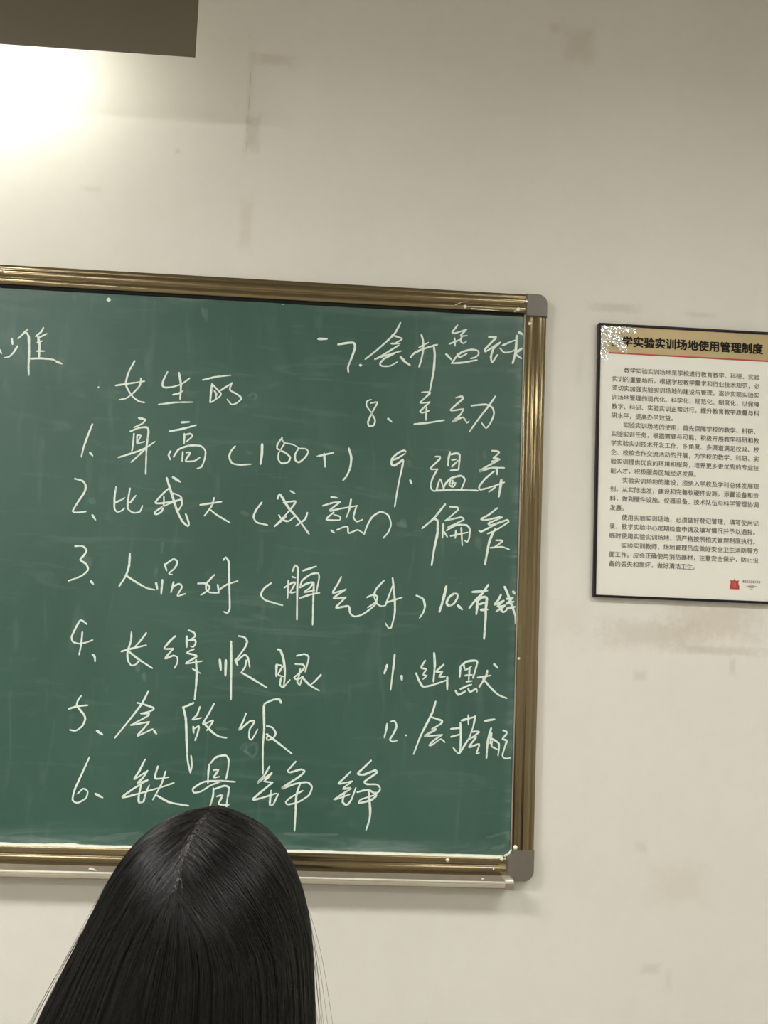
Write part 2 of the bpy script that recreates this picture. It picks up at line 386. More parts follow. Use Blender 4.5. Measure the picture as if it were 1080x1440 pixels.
# each stroke: "x,y x,y ..." ; optional "w=.." widens it
LINES = [
 ('tail of a chalk heading cut off at the left edge', [
  (A1, ["0,236 10,258", "75,165 80,200 w=1.2", "112,210 88,248 58,278 28,283", "175,105 148,132 115,163 w=1.2", "170,128 182,150 184,260 181,340 183,395 w=1.3",
        "275,95 262,120 225,150", "240,150 250,200 248,280 w=1.4", "250,155 298,132", "238,188 268,178", "235,242 282,242", "195,290 260,288 330,295 350,300 w=1.1", "358,308 392,322 w=1.2"])]),
 ('chalk heading 女生的', [
  (A2, ["222,80 185,150 168,210 172,245 205,300 250,335 285,342 w=1.1", "262,190 255,235 215,280 170,315 125,325", "103,235 190,222 285,208"]),
  (A2, ["430,150 405,200 398,235 415,248 465,243 520,225 572,188", "503,155 515,230 510,320 w=1.3", "465,293 500,285 528,268", "375,355 480,342 588,340"]),
  (A2, ["653,200 740,180 830,170", "712,225 705,280 700,342 w=1.2", "712,225 745,260 768,285 760,305 705,342", "728,270 740,290 735,315", "768,265 838,220", "838,218 825,262 870,290 898,315 870,345 835,355 808,322"])]),
 ('chalk line 1. 身高 (180+)', [
  (A1, ["585,705 555,780 530,850 515,912 w=1.1", "570,885 587,905 w=1.1"]),
  (A2, ["250,440 292,450 w=1.3", "292,450 272,475 218,500", "195,525 250,503 302,500 310,530 298,620 295,700 292,795 w=1.1", "218,540 212,610 205,650", "238,550 236,602 w=.9", "240,550 262,552 238,600 285,590 w=.9", "120,690 200,665 250,648 300,625 350,590", "300,625 250,675 200,720"]),
  (A2, ["518,468 568,465 w=1.3", "443,525 530,508 612,485 w=1.2", "537,540 535,602", "537,548 575,540 588,555 548,592", "450,650 437,675 448,705 w=1.1", "470,685 500,640 570,615 640,618 670,650 665,700 645,750 618,760 w=1.1", "527,655 523,715", "550,660 575,658 545,712 600,712 635,690"]),
  (A3, ["150,235 120,270 110,310 130,350 180,362 260,358 w=1.1"]),
  (A3, ["337,220 335,290 325,358 w=1.6"]),
  (A3, ["475,175 448,212 440,248 500,280 530,310 518,342 475,352 450,328 452,280 490,215 475,190", "490,210 550,222 590,245 w=.6"]),
  (A3, ["590,245 565,290 565,328 590,345 630,315 655,275 640,252 592,250 w=1.1"]),
  (A3, ["718,303 830,278 w=1.1", "765,285 772,378 w=1.2"]),
  (A3, ["935,248 952,310 945,380 920,440 895,468 w=1.3"])]),
 ('chalk line 2. 比我大 (成熟)', [
  (A4, ["70,60 120,75 138,105 130,145 90,205 55,266 90,273 140,267 w=1.1", "180,290 200,320 w=1.2"]),
  (A4, ["330,112 320,180 320,250 340,272 370,258 383,245", "320,212 360,195 385,180", "418,120 405,200 405,250 440,275 480,268 497,230", "420,210 455,165"]),
  (A4, ["650,55 680,150 715,260 750,330 785,360 790,340 770,282 w=1.4", "690,50 735,80 w=1.5", "665,120 630,150 578,212 640,212 745,188 735,170 690,150", "632,170 632,215 620,265 585,285 572,275 600,252 660,220 745,190", "745,190 745,225 725,260"]),
  (A4, ["863,225 930,215 998,205 w=1.1", "950,180 935,230 888,295", "925,255 970,290 1050,338"]),
  (A5, ["208,158 170,210 158,250 180,280 243,295 w=1.1"]),
  (A5, ["305,135 318,108 370,190 430,260 495,350 w=1.4", "382,88 408,103 w=1.1", "340,160 412,150 405,170 365,220 285,305", "312,235 330,262 370,272 412,240", "285,303 330,268 360,240", "485,220 470,260 415,300"]),
  (A5, ["630,125 665,130 w=1.2", "580,178 640,160 685,155", "685,155 620,208 690,195 790,178", "645,218 600,262 680,265 685,245 645,232", "750,140 740,200 722,248 w=1.1", "785,178 772,215 765,250 785,275 820,262", "630,328 648,342 w=1.2", "665,325 700,310 730,305 735,345 790,325 830,350"]),
  (A5, ["830,350 850,295 880,245 930,215 975,235 993,290 975,340 945,375"])]),
 ('chalk line 3. 人品好 (脾气好)', [
  (A6, ["65,75 110,75 132,100 115,130 95,155 130,180 140,215 100,250 25,278 w=1.1", "158,280 172,298 w=1.3"]),
  (A6, ["385,118 380,190 360,250 322,310 w=1.2", "365,248 430,290 480,318 530,330 w=1.1"]),
  (A6, ["588,180 600,218 w=1.1", "595,180 640,150 662,165 650,200 612,235 632,240", "538,290 546,325 w=1.4", "575,272 568,355 w=1.2", "640,285 625,345", "628,330 640,310 672,295 690,312 662,365 710,352"]),
  (A6, ["878,243 835,290 830,325 850,345 903,348", "783,293 825,293 850,310 845,330 800,360", "898,300 905,348", "905,330 950,300 1015,278", "932,155 945,140 962,165 965,290 968,440 955,465 935,458 w=1.2"]),
  (A7, ["125,160 85,190 68,225 90,255 190,285"]),
  (A7, ["245,95 260,60 275,75 272,200 270,365 w=1.2", "222,145 218,245", "200,185 240,160 262,155 245,190 230,215 262,210", "245,125 262,130", "305,90 380,65", "288,185 300,145 350,110 390,105 395,130 378,220", "292,165 290,185 320,165 360,155 345,185 310,212 370,200", "285,245 345,225 398,215", "365,160 362,260 358,395"]),
  (A7, ["520,125 500,165 472,215 545,195", "545,195 475,245 545,240", "545,240 490,298 560,290 570,330 595,348 640,335 690,300 720,270 w=1.1"]),
  (A7, ["760,145 715,195 705,235 720,275 745,290 768,285", "665,240 700,225 722,235 715,265 668,298", "768,285 790,225 808,175", "808,130 820,250 820,330 800,410 785,412 768,385 w=1.1", "770,270 810,258 862,240"]),
  (A7, ["942,230 980,250 990,290 980,325 960,355 w=1.2"])]),
 ('chalk line 4. 长得顺眼', [
  (A8, ["165,90 148,76 118,62 80,130 55,185 65,218 110,232 165,222 208,205", "133,150 125,230 110,312", "208,312 222,325 225,360 w=1.3"]),
  (A8, ["488,150 485,210 460,290 462,350 485,388 515,385 545,355 w=1.1", "595,155 550,215 500,268", "415,288 500,265 595,243 w=1.1", "465,285 540,345 640,410 w=1.1"]),
  (A8, ["805,178 765,215 725,268 790,268 w=1.1", "790,268 732,340 790,318 820,330 820,370 800,408", "888,180 888,258 w=1.2", "900,135 940,152 948,180 905,208", "905,208 948,205 952,230 935,255 915,250", "940,272 888,298 962,322 880,375 1000,358", "955,350 960,450 955,540 945,635 w=1.3", "930,415 990,448 w=.8"]),
  (A9, ["157,258 165,335 w=1.4", "203,262 200,380 w=1.4", "243,120 243,300 242,560 w=1.3", "300,78 345,88 365,120 345,170 278,262 w=1.1", "275,258 292,300 w=1.2", "290,265 345,220 370,240 385,315", "358,262 350,310 322,352", "322,355 400,400 515,470 w=1.1"]),
  (A9, ["597,180 615,182 640,250 652,360 642,470 w=1.3", "588,295 586,385 w=1.3", "590,295 632,308 600,370 640,385", "622,395 615,450 640,465 690,410", "742,228 800,215 832,235 820,300 805,350", "730,290 790,295 800,320 760,360 720,395 745,408 790,385", "768,330 755,390 745,425 765,450 778,405", "780,388 840,450 912,493 w=1.2", "925,372 880,420 845,450"])]),
 ('chalk line 5. 会做饭', [
  (B1, ["207,50 180,85 170,135 225,205 240,245 215,305 160,345 110,338 w=1.1", "102,160 170,140 262,130 w=1.1", "340,347 385,378 w=1.5"]),
  (B1, ["770,15 715,120 600,270 490,405 w=1.1", "680,110 740,125 820,155 790,180 710,200", "710,200 780,202 765,222 640,290", "625,297 700,285 780,270", "780,270 730,330 680,388 810,330", "820,345 840,372 w=1.3"]),
  (B2, ["172,100 130,120 90,135 w=1.1", "95,130 115,220 122,400 130,540 150,630 w=1.3", "155,500 162,580 150,630 w=.8", "222,130 200,190 165,228 235,212", "172,280 175,330 w=1.2", "180,295 215,275 205,330 185,385 w=1.1", "330,105 290,180 245,262 325,232 275,308", "262,265 320,325 370,355 425,365 w=1.1"]),
  (B2, ["572,180 550,240 522,305 600,240 635,235 625,265 600,300 595,360 612,380 640,340 660,300", "838,98 825,72 780,75 w=1.4", "780,75 715,105 708,150 710,300 700,430 700,640 w=1.2", "730,275 770,285 798,330 775,370 730,380 738,335", "728,338 800,390 920,485 w=1.2"])]),
 ('chalk line 6. 铁骨铮铮', [
  (B3, ["190,62 150,150 105,250 92,310 120,328 170,300 180,260 155,245 120,275", "225,275 268,298 w=1.2"]),
  (B3, ["515,75 480,145 452,190 530,140 w=1.1", "530,140 500,185 472,212 530,195", "530,195 440,250 382,297 500,268 630,230 685,210", "492,225 478,290 480,325 505,320 520,270 540,225 w=1.1", "590,115 575,185 655,178", "635,145 610,220 560,310", "585,285 660,325 770,345 w=1.1"]),
  (B3, ["890,105 885,150 882,215 w=1.1", "895,100 930,62 985,50 1003,75 1000,130 988,190 w=1.1", "915,138 945,135 915,180 950,175", "1040,205 960,200 860,205 795,245 800,268 840,262 900,225 960,203", "915,245 912,290 895,345 w=1.1", "915,250 980,228 1005,240 995,310 990,355 w=1.1", "935,290 968,285 945,335 1005,340"]),
  (B4, ["230,130 195,190 150,240 245,172", "245,172 220,205 195,228 250,236", "250,236 120,350 275,308 w=1.1", "240,290 232,385 255,380 288,310 w=1.1"]),
  (B4, ["403,98 350,160 365,170 440,150 462,162 430,195 310,275 400,245 480,235 510,265 490,320 420,365 350,382 338,365 370,335 450,290 w=1.1", "430,250 408,320 403,420 395,555 w=1.2"]),
  (B4, ["765,165 720,210 685,245 775,228", "775,228 715,278 768,275 655,350 760,315", "725,310 712,365 740,385 770,350 800,270 w=1.1"]),
  (B4, ["900,92 840,150 812,178 850,185 930,155 938,172 855,232 875,248 940,250 962,280 940,305 915,300 w=1.2", "810,300 880,285 935,320 900,352 820,372 830,350 920,320 w=1.1", "885,300 895,420 890,480 868,550 w=1.3"])]),
 ('chalk line 7. 会打篮球 with a short dash before it', [
  (B5, ["112,233 190,233 w=1.5", "288,283 380,268 430,270 440,310 410,400 378,480 380,530 w=1.4", "488,468 496,468 w=1.8"]),
  (B5, ["845,90 790,190 650,320 530,415 w=1.1", "770,200 860,232 800,270", "762,275 842,275", "830,290 700,370 618,415", "618,415 700,385 855,340", "790,365 700,410 662,455 680,475 750,475 815,440", "848,395 890,440 930,465 w=1.6"]),
  (B6, ["135,185 150,240 148,330 130,410 115,455 w=1.2", "45,375 75,340 150,305 270,268 w=1.3", "115,293 195,250 w=.9", "238,275 248,350 240,480 220,590 205,665 w=1.4"]),
  (B6, ["440,105 395,165 420,172 515,140 w=1.1", "515,140 465,195 520,192", "372,262 430,240 460,225", "415,215 420,280 w=1.1", "475,205 465,238 490,258 515,240", "345,350 390,395 w=1.3", "395,420 430,370 480,330 560,310 612,320 618,350 590,375 550,385 w=1.1", "440,345 455,375 520,345", "390,425 480,420 605,398 w=1.1"]),
  (B6, ["703,205 765,205 735,240 670,310 675,328 800,250 w=1.3", "800,250 745,300 722,370 732,418 775,355 w=1.3", "820,275 900,240 935,230 w=1.1", "800,300 835,335 900,325 935,305 w=.9", "940,195 930,330 905,425 w=1.6", "985,300 930,345 980,385 w=1.4", "960,165 995,185 w=1.5"])]),
 ('chalk line 8. 主动', [
  (B7, ["105,133 150,125 140,152 110,205 85,265 95,292 125,285 135,250 110,200 75,150 80,118 108,108", "225,240 250,262 w=1.2"]),
  (B7, ["457,58 515,60 445,130 512,125", "512,125 445,190 460,200 508,185", "490,165 485,250", "405,278 500,268 612,250 w=1.2"]),
  (B7, ["693,95 735,85 740,102 655,182 745,172 w=1.1", "745,172 725,210 670,262 740,230 768,268 782,258 w=1.1", "800,150 900,142 945,165 955,210 930,270 900,305 870,268 w=1.1", "965,85 920,150 850,240 785,330 w=1.1"])]),
 ('chalk lines 9. 温柔 and 偏爱', [
  (B8, ["220,82 205,72 160,92 115,135 110,175 130,188 170,165 200,142 190,210 165,320 135,500 w=1.2", "120,145 160,130 215,95", "252,300 264,325 w=1.4"]),
  (B8, ["445,120 480,120 475,140 405,212 460,215 w=1.1", "460,215 420,290 408,350 425,378 450,378 480,290 510,375", "555,85 545,130 540,190 w=1.2", "555,105 600,95 628,105 620,220 w=1.2", "570,145 605,140", "570,195 615,150", "560,225 620,218 w=1.2", "450,378 600,372 770,378 w=1.2", "505,370 515,335 560,285 640,265 668,292 655,335 640,365 w=1.2", "560,295 550,335 580,350 598,318 565,320", "575,300 570,350 w=.8"]),
  (B8, ["875,75 930,85 885,130 w=1.1", "885,130 932,140 870,155 w=1.1", "932,140 778,230 870,205 968,205 w=1.2", "910,205 912,255 w=1.6", "890,230 820,290 775,350 785,370 850,355 968,315", "945,295 935,370 925,425 w=1.6", "900,350 850,388 w=.9"]),
  (B8, ["518,482 430,590 342,665 w=1.2", "430,590 460,605 460,700 435,820 415,945 w=1.5", "555,500 610,505 615,525 520,605 w=1.1", "520,605 640,580 660,598 540,655", "505,630 498,735 w=1.2", "510,690 535,730", "530,680 600,640 680,640 705,670 700,740 685,768 665,755 w=1.2", "560,722 690,695", "600,680 595,740", "640,660 648,795"]),
  (B8, ["915,510 850,560 790,595 835,600 940,575 w=1.1", "950,580 845,628 870,640 990,600 1000,615 900,680 840,705 w=1.1", "775,680 790,690 870,650 920,625", "900,665 875,715", "880,700 850,780 820,940 w=1.5", "905,755 955,760 885,812", "860,812 950,805 1005,825"])]),
 ('chalk line 10. 有钱', [
  (B9, ["212,190 180,330 138,465 w=1.8", "295,268 240,310 215,370 240,400 290,380 330,320 335,275 300,268 w=1.4", "340,400 385,440 w=1.8"]),
  (B9, ["497,250 580,245 660,235 w=1.4", "668,172 600,270 520,350 462,425 w=1.5", "550,350 545,430 538,490 w=1.6", "555,345 600,308 650,310 650,350 640,440 640,520 630,650 622,760 w=1.6", "570,385 635,365 w=1.3", "590,445 660,440 w=1.5"]),
  (B9, ["805,280 775,340 735,390 835,345 w=1.3", "835,345 765,410 850,395 w=1.3", "755,462 850,400 w=1.2", "790,420 830,470 870,445 w=1.3", "845,195 870,250 900,330 935,430 965,520 962,595 w=1.7", "870,325 935,312 w=1.3", "870,375 945,355 w=1.4", "870,430 960,410 w=1.4", "935,312 870,375 w=1.1", "940,250 955,270 w=1.9"])]),
 ('chalk line 11. 幽默', [
  (C1, ["125,130 105,190 w=1.5", "180,52 170,150 150,310 w=1.2", "230,210 232,238 w=1.5"]),
  (C1, ["400,98 370,150 408,158 385,200 412,205 385,232 w=1.1", "465,42 470,130 460,250 w=1.4", "535,125 480,178 525,180 500,215 545,212 w=1.1", "335,190 355,240 385,285 450,275 552,240 w=1.2", "560,215 560,310 w=1.3"]),
  (C1, ["655,145 650,215 w=1.3", "655,140 700,105 775,100 765,160 745,225 w=1.2", "680,130 690,165 735,140", "722,150 715,240", "690,205 740,200", "700,250 740,245", "655,303 700,282 735,270 w=1.2", "620,315 640,345 690,320 w=1.2", "712,300 725,325 770,300 775,325 w=1.1", "850,170 840,210 790,290 w=1.2", "780,220 875,205", "820,230 880,300 930,345 990,370 w=1.2", "900,125 925,150 w=1.3"])]),
 ('chalk line 12. 会搭配', [
  (C2, ["120,235 112,280 100,330 w=1.1", "145,220 170,215 185,250 165,300 138,345 160,358 188,350 w=1.1", "246,313 256,316 w=.9"]),
  (C2, ["455,80 430,160 350,320 302,445 w=1.2", "430,190 500,215 490,235 430,270", "430,270 462,272 378,320 500,310", "500,310 440,350 410,385 430,380 490,340 518,362"]),
  (C2, ["560,270 630,262", "562,325 630,305", "625,228 628,330 618,440 575,400 w=1.2", "618,440 690,325 700,290", "633,212 730,185 w=1.2", "680,175 680,240", "728,180 715,250 700,290", "700,290 755,290 690,340", "710,330 735,325 685,395 755,375 735,440 755,435 w=1.1"]),
  (C2, ["795,215 862,203 w=1.3", "838,265 815,350 805,472 w=1.3", "840,300 830,370", "825,330 890,370 885,455 w=1.1", "845,355 840,390 880,410", "920,280 945,290 940,310 915,340 945,350 930,400 915,455 935,475 970,470 w=1.1", "997,440 995,480 w=.8"])]),
]
FAINT = [(A1, ["615,490 622,470 640,430", "395,300 420,285", "615,835 640,830"]), (A2, ["945,300 970,285 995,300 985,320", "930,655 965,668", "910,365 940,358"]),
         (A4, ["178,200 188,205 w=5"]), (A6, ["130,160 150,175 w=6", "575,60 570,110 w=1.5", "540,210 532,250 w=2"]), (A8, ["535,395 530,430 w=2.5", "580,450 582,500 w=2"]),
         (B2, ["530,450 560,410 580,440 560,480 600,470", "600,420 650,410 655,470 620,515 w=1.4", "350,295 440,300"]), (B6, ["870,490 930,485 985,480 985,540 930,540 w=1.6", "480,260 490,300"]),
         (B8, ["815,90 820,130 w=2.5", "765,750 775,810 w=4", "200,620 210,640 w=5", "240,160 250,180 w=3"]), (B4, ["330,575 500,580 680,580 w=1.5", "60,20 110,65"]), (A5, ["90,220 120,230 w=3", "1040,290 1080,300 w=3"]),
         (V(300, 340, 3.6), ["100,300 300,310 w=1", "-40,345 -35,400 w=2.2", "-55,340 -50,380 w=1.5"]), (V(0, 1150, 3.6), ["480,105 700,75 w=1.6", "150,115 400,118 w=1", "520,115 640,100 w=1.6"]), (V(600, 1150, 6), ["560,260 650,235 w=2", "500,170 680,120 w=1", "690,130 695,180 w=2.5"])]
order = [0]
def stroke(bm, view, s, base=2.7):
    ox, oy, sc = view; toks = s.split(); wd = 1.0
    if toks[-1].startswith('w='): wd = float(toks.pop()[2:])**.75
    P = []
    for tk in toks:
        a, b = tk.split(','); P.append(at(ox+float(a)/sc, oy+float(b)/sc, SURF))
    pts = []
    n = len(P)
    for i in range(n-1):                                   # relaxed Catmull-Rom
        p0 = P[max(0, i-1)]; p1 = P[i]; p2 = P[i+1]; p3 = P[min(n-1, i+2)]
        k = max(2, min(7, int((p2-p1).length/.004)))
        t1 = (p2-p0)*.36; t2 = (p3-p1)*.36
        L = (p2-p1).length; 
        if t1.length > L*.9: t1 *= L*.9/t1.length
        if t2.length > L*.9: t2 *= L*.9/t2.length
        for j in range(k):
            u = j/k; h = 2*u**3-3*u*u+1, u**3-2*u*u+u, -2*u**3+3*u*u, u**3-u*u
            pts.append(p1*h[0]+t1*h[1]+p2*h[2]+t2*h[3])
    pts.append(P[-1])
    order[0] += 1; Y = SURF-.0006-(order[0] % 9)*.00004
    W = base*wd*.00156/2; m = len(pts); prev = None
    for i, p in enumerate(pts):
        d = (pts[min(m-1, i+1)]-pts[max(0, i-1)]); d.y = 0
        if d.length < 1e-7: d = Vector((1, 0, 0))
        d.normalize(); nn = Vector((-d.z, 0, d.x))
        f = .78+.22*math.sin(math.pi*min(1, (i+.5)/m*1.4)); f *= rnd.uniform(.86, 1.1)
        if i == m-1: f *= .75
        c = Vector((p.x, Y, p.z)); a = bm.verts.new(c+nn*W*f); b = bm.verts.new(c-nn*W*f)
        if prev: bm.faces.new((prev[0], prev[1], b, a))
        if i in (0, m-1):                                   # rounded ends
            sg = -1 if i == 0 else 1; last = a; cv = bm.verts.new(c)
            for q in range(1, 6):
                an = math.pi*q/5
                v = b if q == 5 else bm.verts.new(c+nn*W*f*math.cos(an)+d*sg*W*f*math.sin(an))
                bm.faces.new((last, v, cv)); last = v
        prev = (a, b)
def fix(bm):
    bmesh.ops.recalc_face_normals(bm, faces=bm.faces)
    for f in bm.faces:
        if f.normal.y > 0: f.normal_flip()
for label, groups in LINES:
    par = None
    for view, ss in groups:
        bm = bmesh.new()
        for s in ss: stroke(bm, view, s)
        fix(bm)
        if par is None:
            par = bm_link('chalk_line', bm, M['chalk'], board); par['label'] = label
        else: bm_link('chalk_character', bm, M['chalk'], par)
bm = bmesh.new()
for view, ss in FAINT:
    for s in ss: stroke(bm, view, s, 3.6)
fix(bm); o = bm_link('erased_chalk_trace', bm, M['chalk_faint'], board); o['kind'] = 'stuff'
for px, py, r in ((152.8, 421.5, .0045), (138.5, 544.5, .0022), (736, 508, .0018), (728, 818, .0016), (398, 428, .0012)):
    bm = bmesh.new(); p = at(px, py, SURF-.0008)             # stray chalk dots
    for k in range(4):
        vs = [bm.verts.new(p+Vector((r*(.35*math.cos(k*1.7))+r*.7*math.cos(a*math.pi/4), -k*.00004, r*.35*math.sin(k*1.7)+r*.7*math.sin(a*math.pi/4)))) for a in range(8)]
        bm.faces.new(vs)
    fix(bm); bm_link('chalk_dot', bm, M['chalk'], board)

# ------------------------------------------------------------------ text helper
def text_mesh(s, size=1.0, bold=0.0):
    c = bpy.data.curves.new('text', 'FONT'); c.body = s; c.size = size; c.resolution_u = 2; c.fill_mode = 'FRONT'
    o = bpy.data.objects.new('text', c); COL.objects.link(o)
    dg = bpy.context.evaluated_depsgraph_get(); me = bpy.data.meshes.new_from_object(o.evaluated_get(dg))
    bpy.data.objects.remove(o); bpy.data.curves.remove(c)
    return me

def text_part(name, s, x0, zb, em, nchar_w, Y, mat, parent, bold=0.0, lead=0, hs=1.0):
    """s set from x0; em = advance of one full-width character in metres; zb = baseline"""
    me = text_mesh(s, 1.0)
    for v in me.vertices:
        x, y, _ = v.co
        v.co = (x0+lead*em+x*em*ADV, Y, zb+y*em*ADV*hs)
    me.materials.clear()
    if bold:                                               # heavier print: the outline laid down again slightly shifted
        bm = bmesh.new()
        for k, (dx, dz) in enumerate(((-1, 0), (1, 0), (0, 1), (0, -.6))):
            b2 = me.copy(); b2.transform(Matrix.Translation((dx*bold*em, -k*.00002, dz*bold*em))); bm.from_mesh(b2); bpy.data.meshes.remove(b2)
        bpy.data.meshes.remove(me); fix(bm)
        return bm_link(name, bm, mat, parent)
    return link(name, me, mat, parent)
def measure():
    a = text_mesh('田'*2); b = text_mesh('田'*12)
    wa = max(v.co.x for v in a.vertices); wb = max(v.co.x for v in b.vertices)
    return 10.0/(wb-wa)
ADV = measure()

# ------------------------------------------------------------------ poster of rules
PX0, PX1, PZ0, PZ1 = .6505, 1.0585, 1.5580, 2.1795
poster = empty('rules_poster', ((PX0+PX1)/2, 0, PZ0), 'framed notice of printed room rules with a gold title band, hung right of the chalkboard', 'poster')
PY = -.0125
fw = .0052
bm = bmesh.new(); box(bm, PX0+.003, PX1-.003, -.011, -.001, PZ0+.003, PZ1-.003); bm_link('backing_board', bm, M['black'], poster)
bm = bmesh.new()
for a in ((PX0, PX0+fw, PZ0, PZ1), (PX1-fw, PX1, PZ0, PZ1), (PX0+fw, PX1-fw, PZ0, PZ0+fw), (PX0+fw, PX1-fw, PZ1-fw, PZ1)):
    box(bm, a[0], a[1], -.017, -.001, a[2], a[3], .0008, 1)
bm_link('frame', bm, M['black'], poster)
bm = bmesh.new(); box(bm, PX0+fw-.001, PX1-fw+.001, PY, -.0105, PZ0+fw-.001, PZ1-fw+.001); bm_link('paper', bm, M['paper'], poster)
BANDZ = PZ1-fw-.0605
bm = bmesh.new(); box(bm, PX0+fw, PX1-fw, PY-.0004, PY, BANDZ, PZ1-fw); bm_link('title_band', bm, M['gold'], poster)
bm = bmesh.new(); box(bm, PX0+fw, PX1-fw, PY-.0005, PY, BANDZ-.0035, BANDZ); bm_link('red_rule', bm, M['red'], poster)
TX0 = .6835; TW = .342
text_part('title', '教学实验实训场地使用管理制度', TX0-.004, BANDZ+.0160, (TW+.012)/14, 14, PY-.0009, M['titleink'], poster, bold=.042)
ROWS = ['　　教学实验实训场地是学校进行教育教学、科研、实验', '实训的重要场所。根据学校教学需求和行业技术规范，必', '须切实加强实验实训场地的建设与管理，逐步实现实验实',
        '训场地管理的现代化、科学化、规范化、制度化，以保障', '教学、科研、实验实训正常进行，提升教育教学质量与科', '研水平，提高办学效益。',
        '　　实验实训场地的使用，首先保障学校的教学、科研、', '实验实训任务，根据需要与可能，积极开展教学科研和教', '学实验实训技术开发工作，多角度、多渠道满足校政、校',
        '企、校校合作交流活动的开展，为学校的教学、科研、实', '验实训提供优良的环境和服务，培养更多更优秀的专业技', '能人才，积极服务区域经济发展。',
        '　　实验实训场地的建设，须纳入学校及学科总体发展规', '划。从实际出发，建设和完善软硬件设施，添置设备和资', '料，做到硬件设施、仪器设备、技术队伍与科学管理协调', '发展。',
        '　　使用实验实训场地，必须做好登记管理，填写使用记', '录，教学实验中心定期检查申请及填写情况并予以通报。', '临时使用实验实训场地，须严格按照相关管理制度执行。',
        '　　实验实训教师、场地管理员应做好安全卫生消防等方', '面工作。应会正确使用消防器材，注意安全保护，防止设', '备的丢失和损坏，做好清洁卫生。']
ZT, ZB = at(865, 519.7, PY).z, at(865, 792.3, PY).z
for i, s in enumerate(ROWS):
    lead = 2 if s.startswith('　') else 0
    text_part('text_line', s.lstrip('　'), TX0, ZT-.0058+(ZB-ZT)*i/21, TW/25, 25, PY-.0008, M['ink'], poster, bold=.006, lead=lead)
# emblem: red gate with three roof points, and a tiny caption block beside it
e = at(1033, 822, PY-.001); bm = bmesh.new()
s_ = .0017
def poly(bm, pts, Y): f = bm.faces.new([bm.verts.new((e.x+a*s_, Y, e.z+b*s_)) for a, b in pts]); 
poly(bm, [(-6, -4.5), (6, -4.5), (5.2, 3), (6, 6.2), (3.6, 5), (1.4, 5.4), (0, 8), (-1.4, 5.4), (-3.6, 5), (-6, 6.2), (-5.2, 3)], PY-.0008)
poly(bm, [(-6.4, -6), (-4, -6), (-4, -1), (-6.4, -1)], PY-.0009); poly(bm, [(4, -6), (6.4, -6), (6.4, -1), (4, -1)], PY-.0009); poly(bm, [(-4, -6.2), (4, -6.2), (4, -4.4), (-4, -4.4)], PY-.0009)
fix(bm); em = bm_link('emblem', bm, M['red'], poster); em['label'] = 'small red gate-shaped emblem'
bm = bmesh.new()
for a in (-3.0, -.9, 1.2, 3.2): poly(bm, [(a-.3, -3.8), (a+.3, -3.8), (a+.3, 3.4), (a-.3, 3.4)], PY-.0012)
fix(bm); bm_link('emblem_bar', bm, simple('pale_red', (.55, .16, .13), .5), em)
bm = bmesh.new()
g0 = at(1044, 817, PY); g1 = at(1069.5, 818.2, PY); gw = (g1.x-g0.x)/9
def bar(x0, x1, z0, z1, Y=PY-.0008): quad(bm, [(x0, Y, z0), (x1, Y, z0), (x1, Y, z1), (x0, Y, z1)])
for k in range(9):                                          # nine glyphs too small to read
    x = g0.x+k*gw; z = g0.z-.0012
    for j in range(3): bar(x+.0004, x+gw*.82, z-.0022+j*.0021, z-.0022+j*.0021+.0007)
    bar(x+gw*(.2+.2*rnd.random()), x+gw*(.2+.2*rnd.random())+.0008, z-.0026, z+.0026)
for k, (wd, dz) in enumerate(((.010, .0092), (.022, .0118), (.012, .0146), (.003, .0182))):
    cx = (g0.x+g1.x)/2-.0008; x = cx-wd/2*1.0
    while x < cx+wd/2:
        ww = rnd.uniform(.0007, .0019); bar(x, x+ww, g0.z-dz, g0.z-dz+.0012); x += ww+.0005
fix(bm); bm_link('caption', bm, M['ink'], poster)

# crumpled clear film lifting at the top left corner of the notice
def film():
    t = NT('clear_film'); p = t.pos()
    tr = t.n('ShaderNodeBsdfTransparent'); gl = t.n('ShaderNodeBsdfGlossy', i_Roughness=.12); gl.inputs[0].default_value = (1, 1, .96, 1)
    mx = t.n('ShaderNodeMixShader'); mx.inputs[0].default_value = .55
    t.l(tr.outputs[0], mx.inputs[1]); t.l(gl.outputs[0], mx.inputs[2]); t.l(mx.outputs[0], t.out.inputs[0])
    bm = bmesh.new(); n = 64; W_, H_ = .088, .088
    g = {}
    for i in range(n+1):
        for j in range(n+1):
            u, v = i/n, j/n
            fall = max(0, 1-math.hypot(u*.95, v*.95))
            h = .0012+.00062*min(1, fall*1.8+.3)*rnd.random()+.0011*fall+.0005*math.sin(i*.9+j*.35)*math.sin(j*.8-i*.3)
            g[i, j] = bm.verts.new((PX0+fw+u*W_+rnd.uniform(-.0006, .0006), PY-h, PZ1-fw-v*H_+rnd.uniform(-.0006, .0006)))
    for i in range(n):
        for j in range(n):
            u, v = (i+.5)/n, (j+.5)/n
            if math.hypot(u, v) < .72+.22*math.sin(9*math.atan2(v, u)+1)+rnd.uniform(-.10, .10):
                bm.faces.new((g[i, j], g[i, j+1], g[i+1, j+1], g[i+1, j]))
    bmesh.ops.delete(bm, geom=[v for v in bm.verts if not v.link_faces], context='VERTS')
    fix(bm); o = bm_link('crumpled_film', bm, t.m, poster); o['label'] = 'shiny crumpled clear film corner'
film()

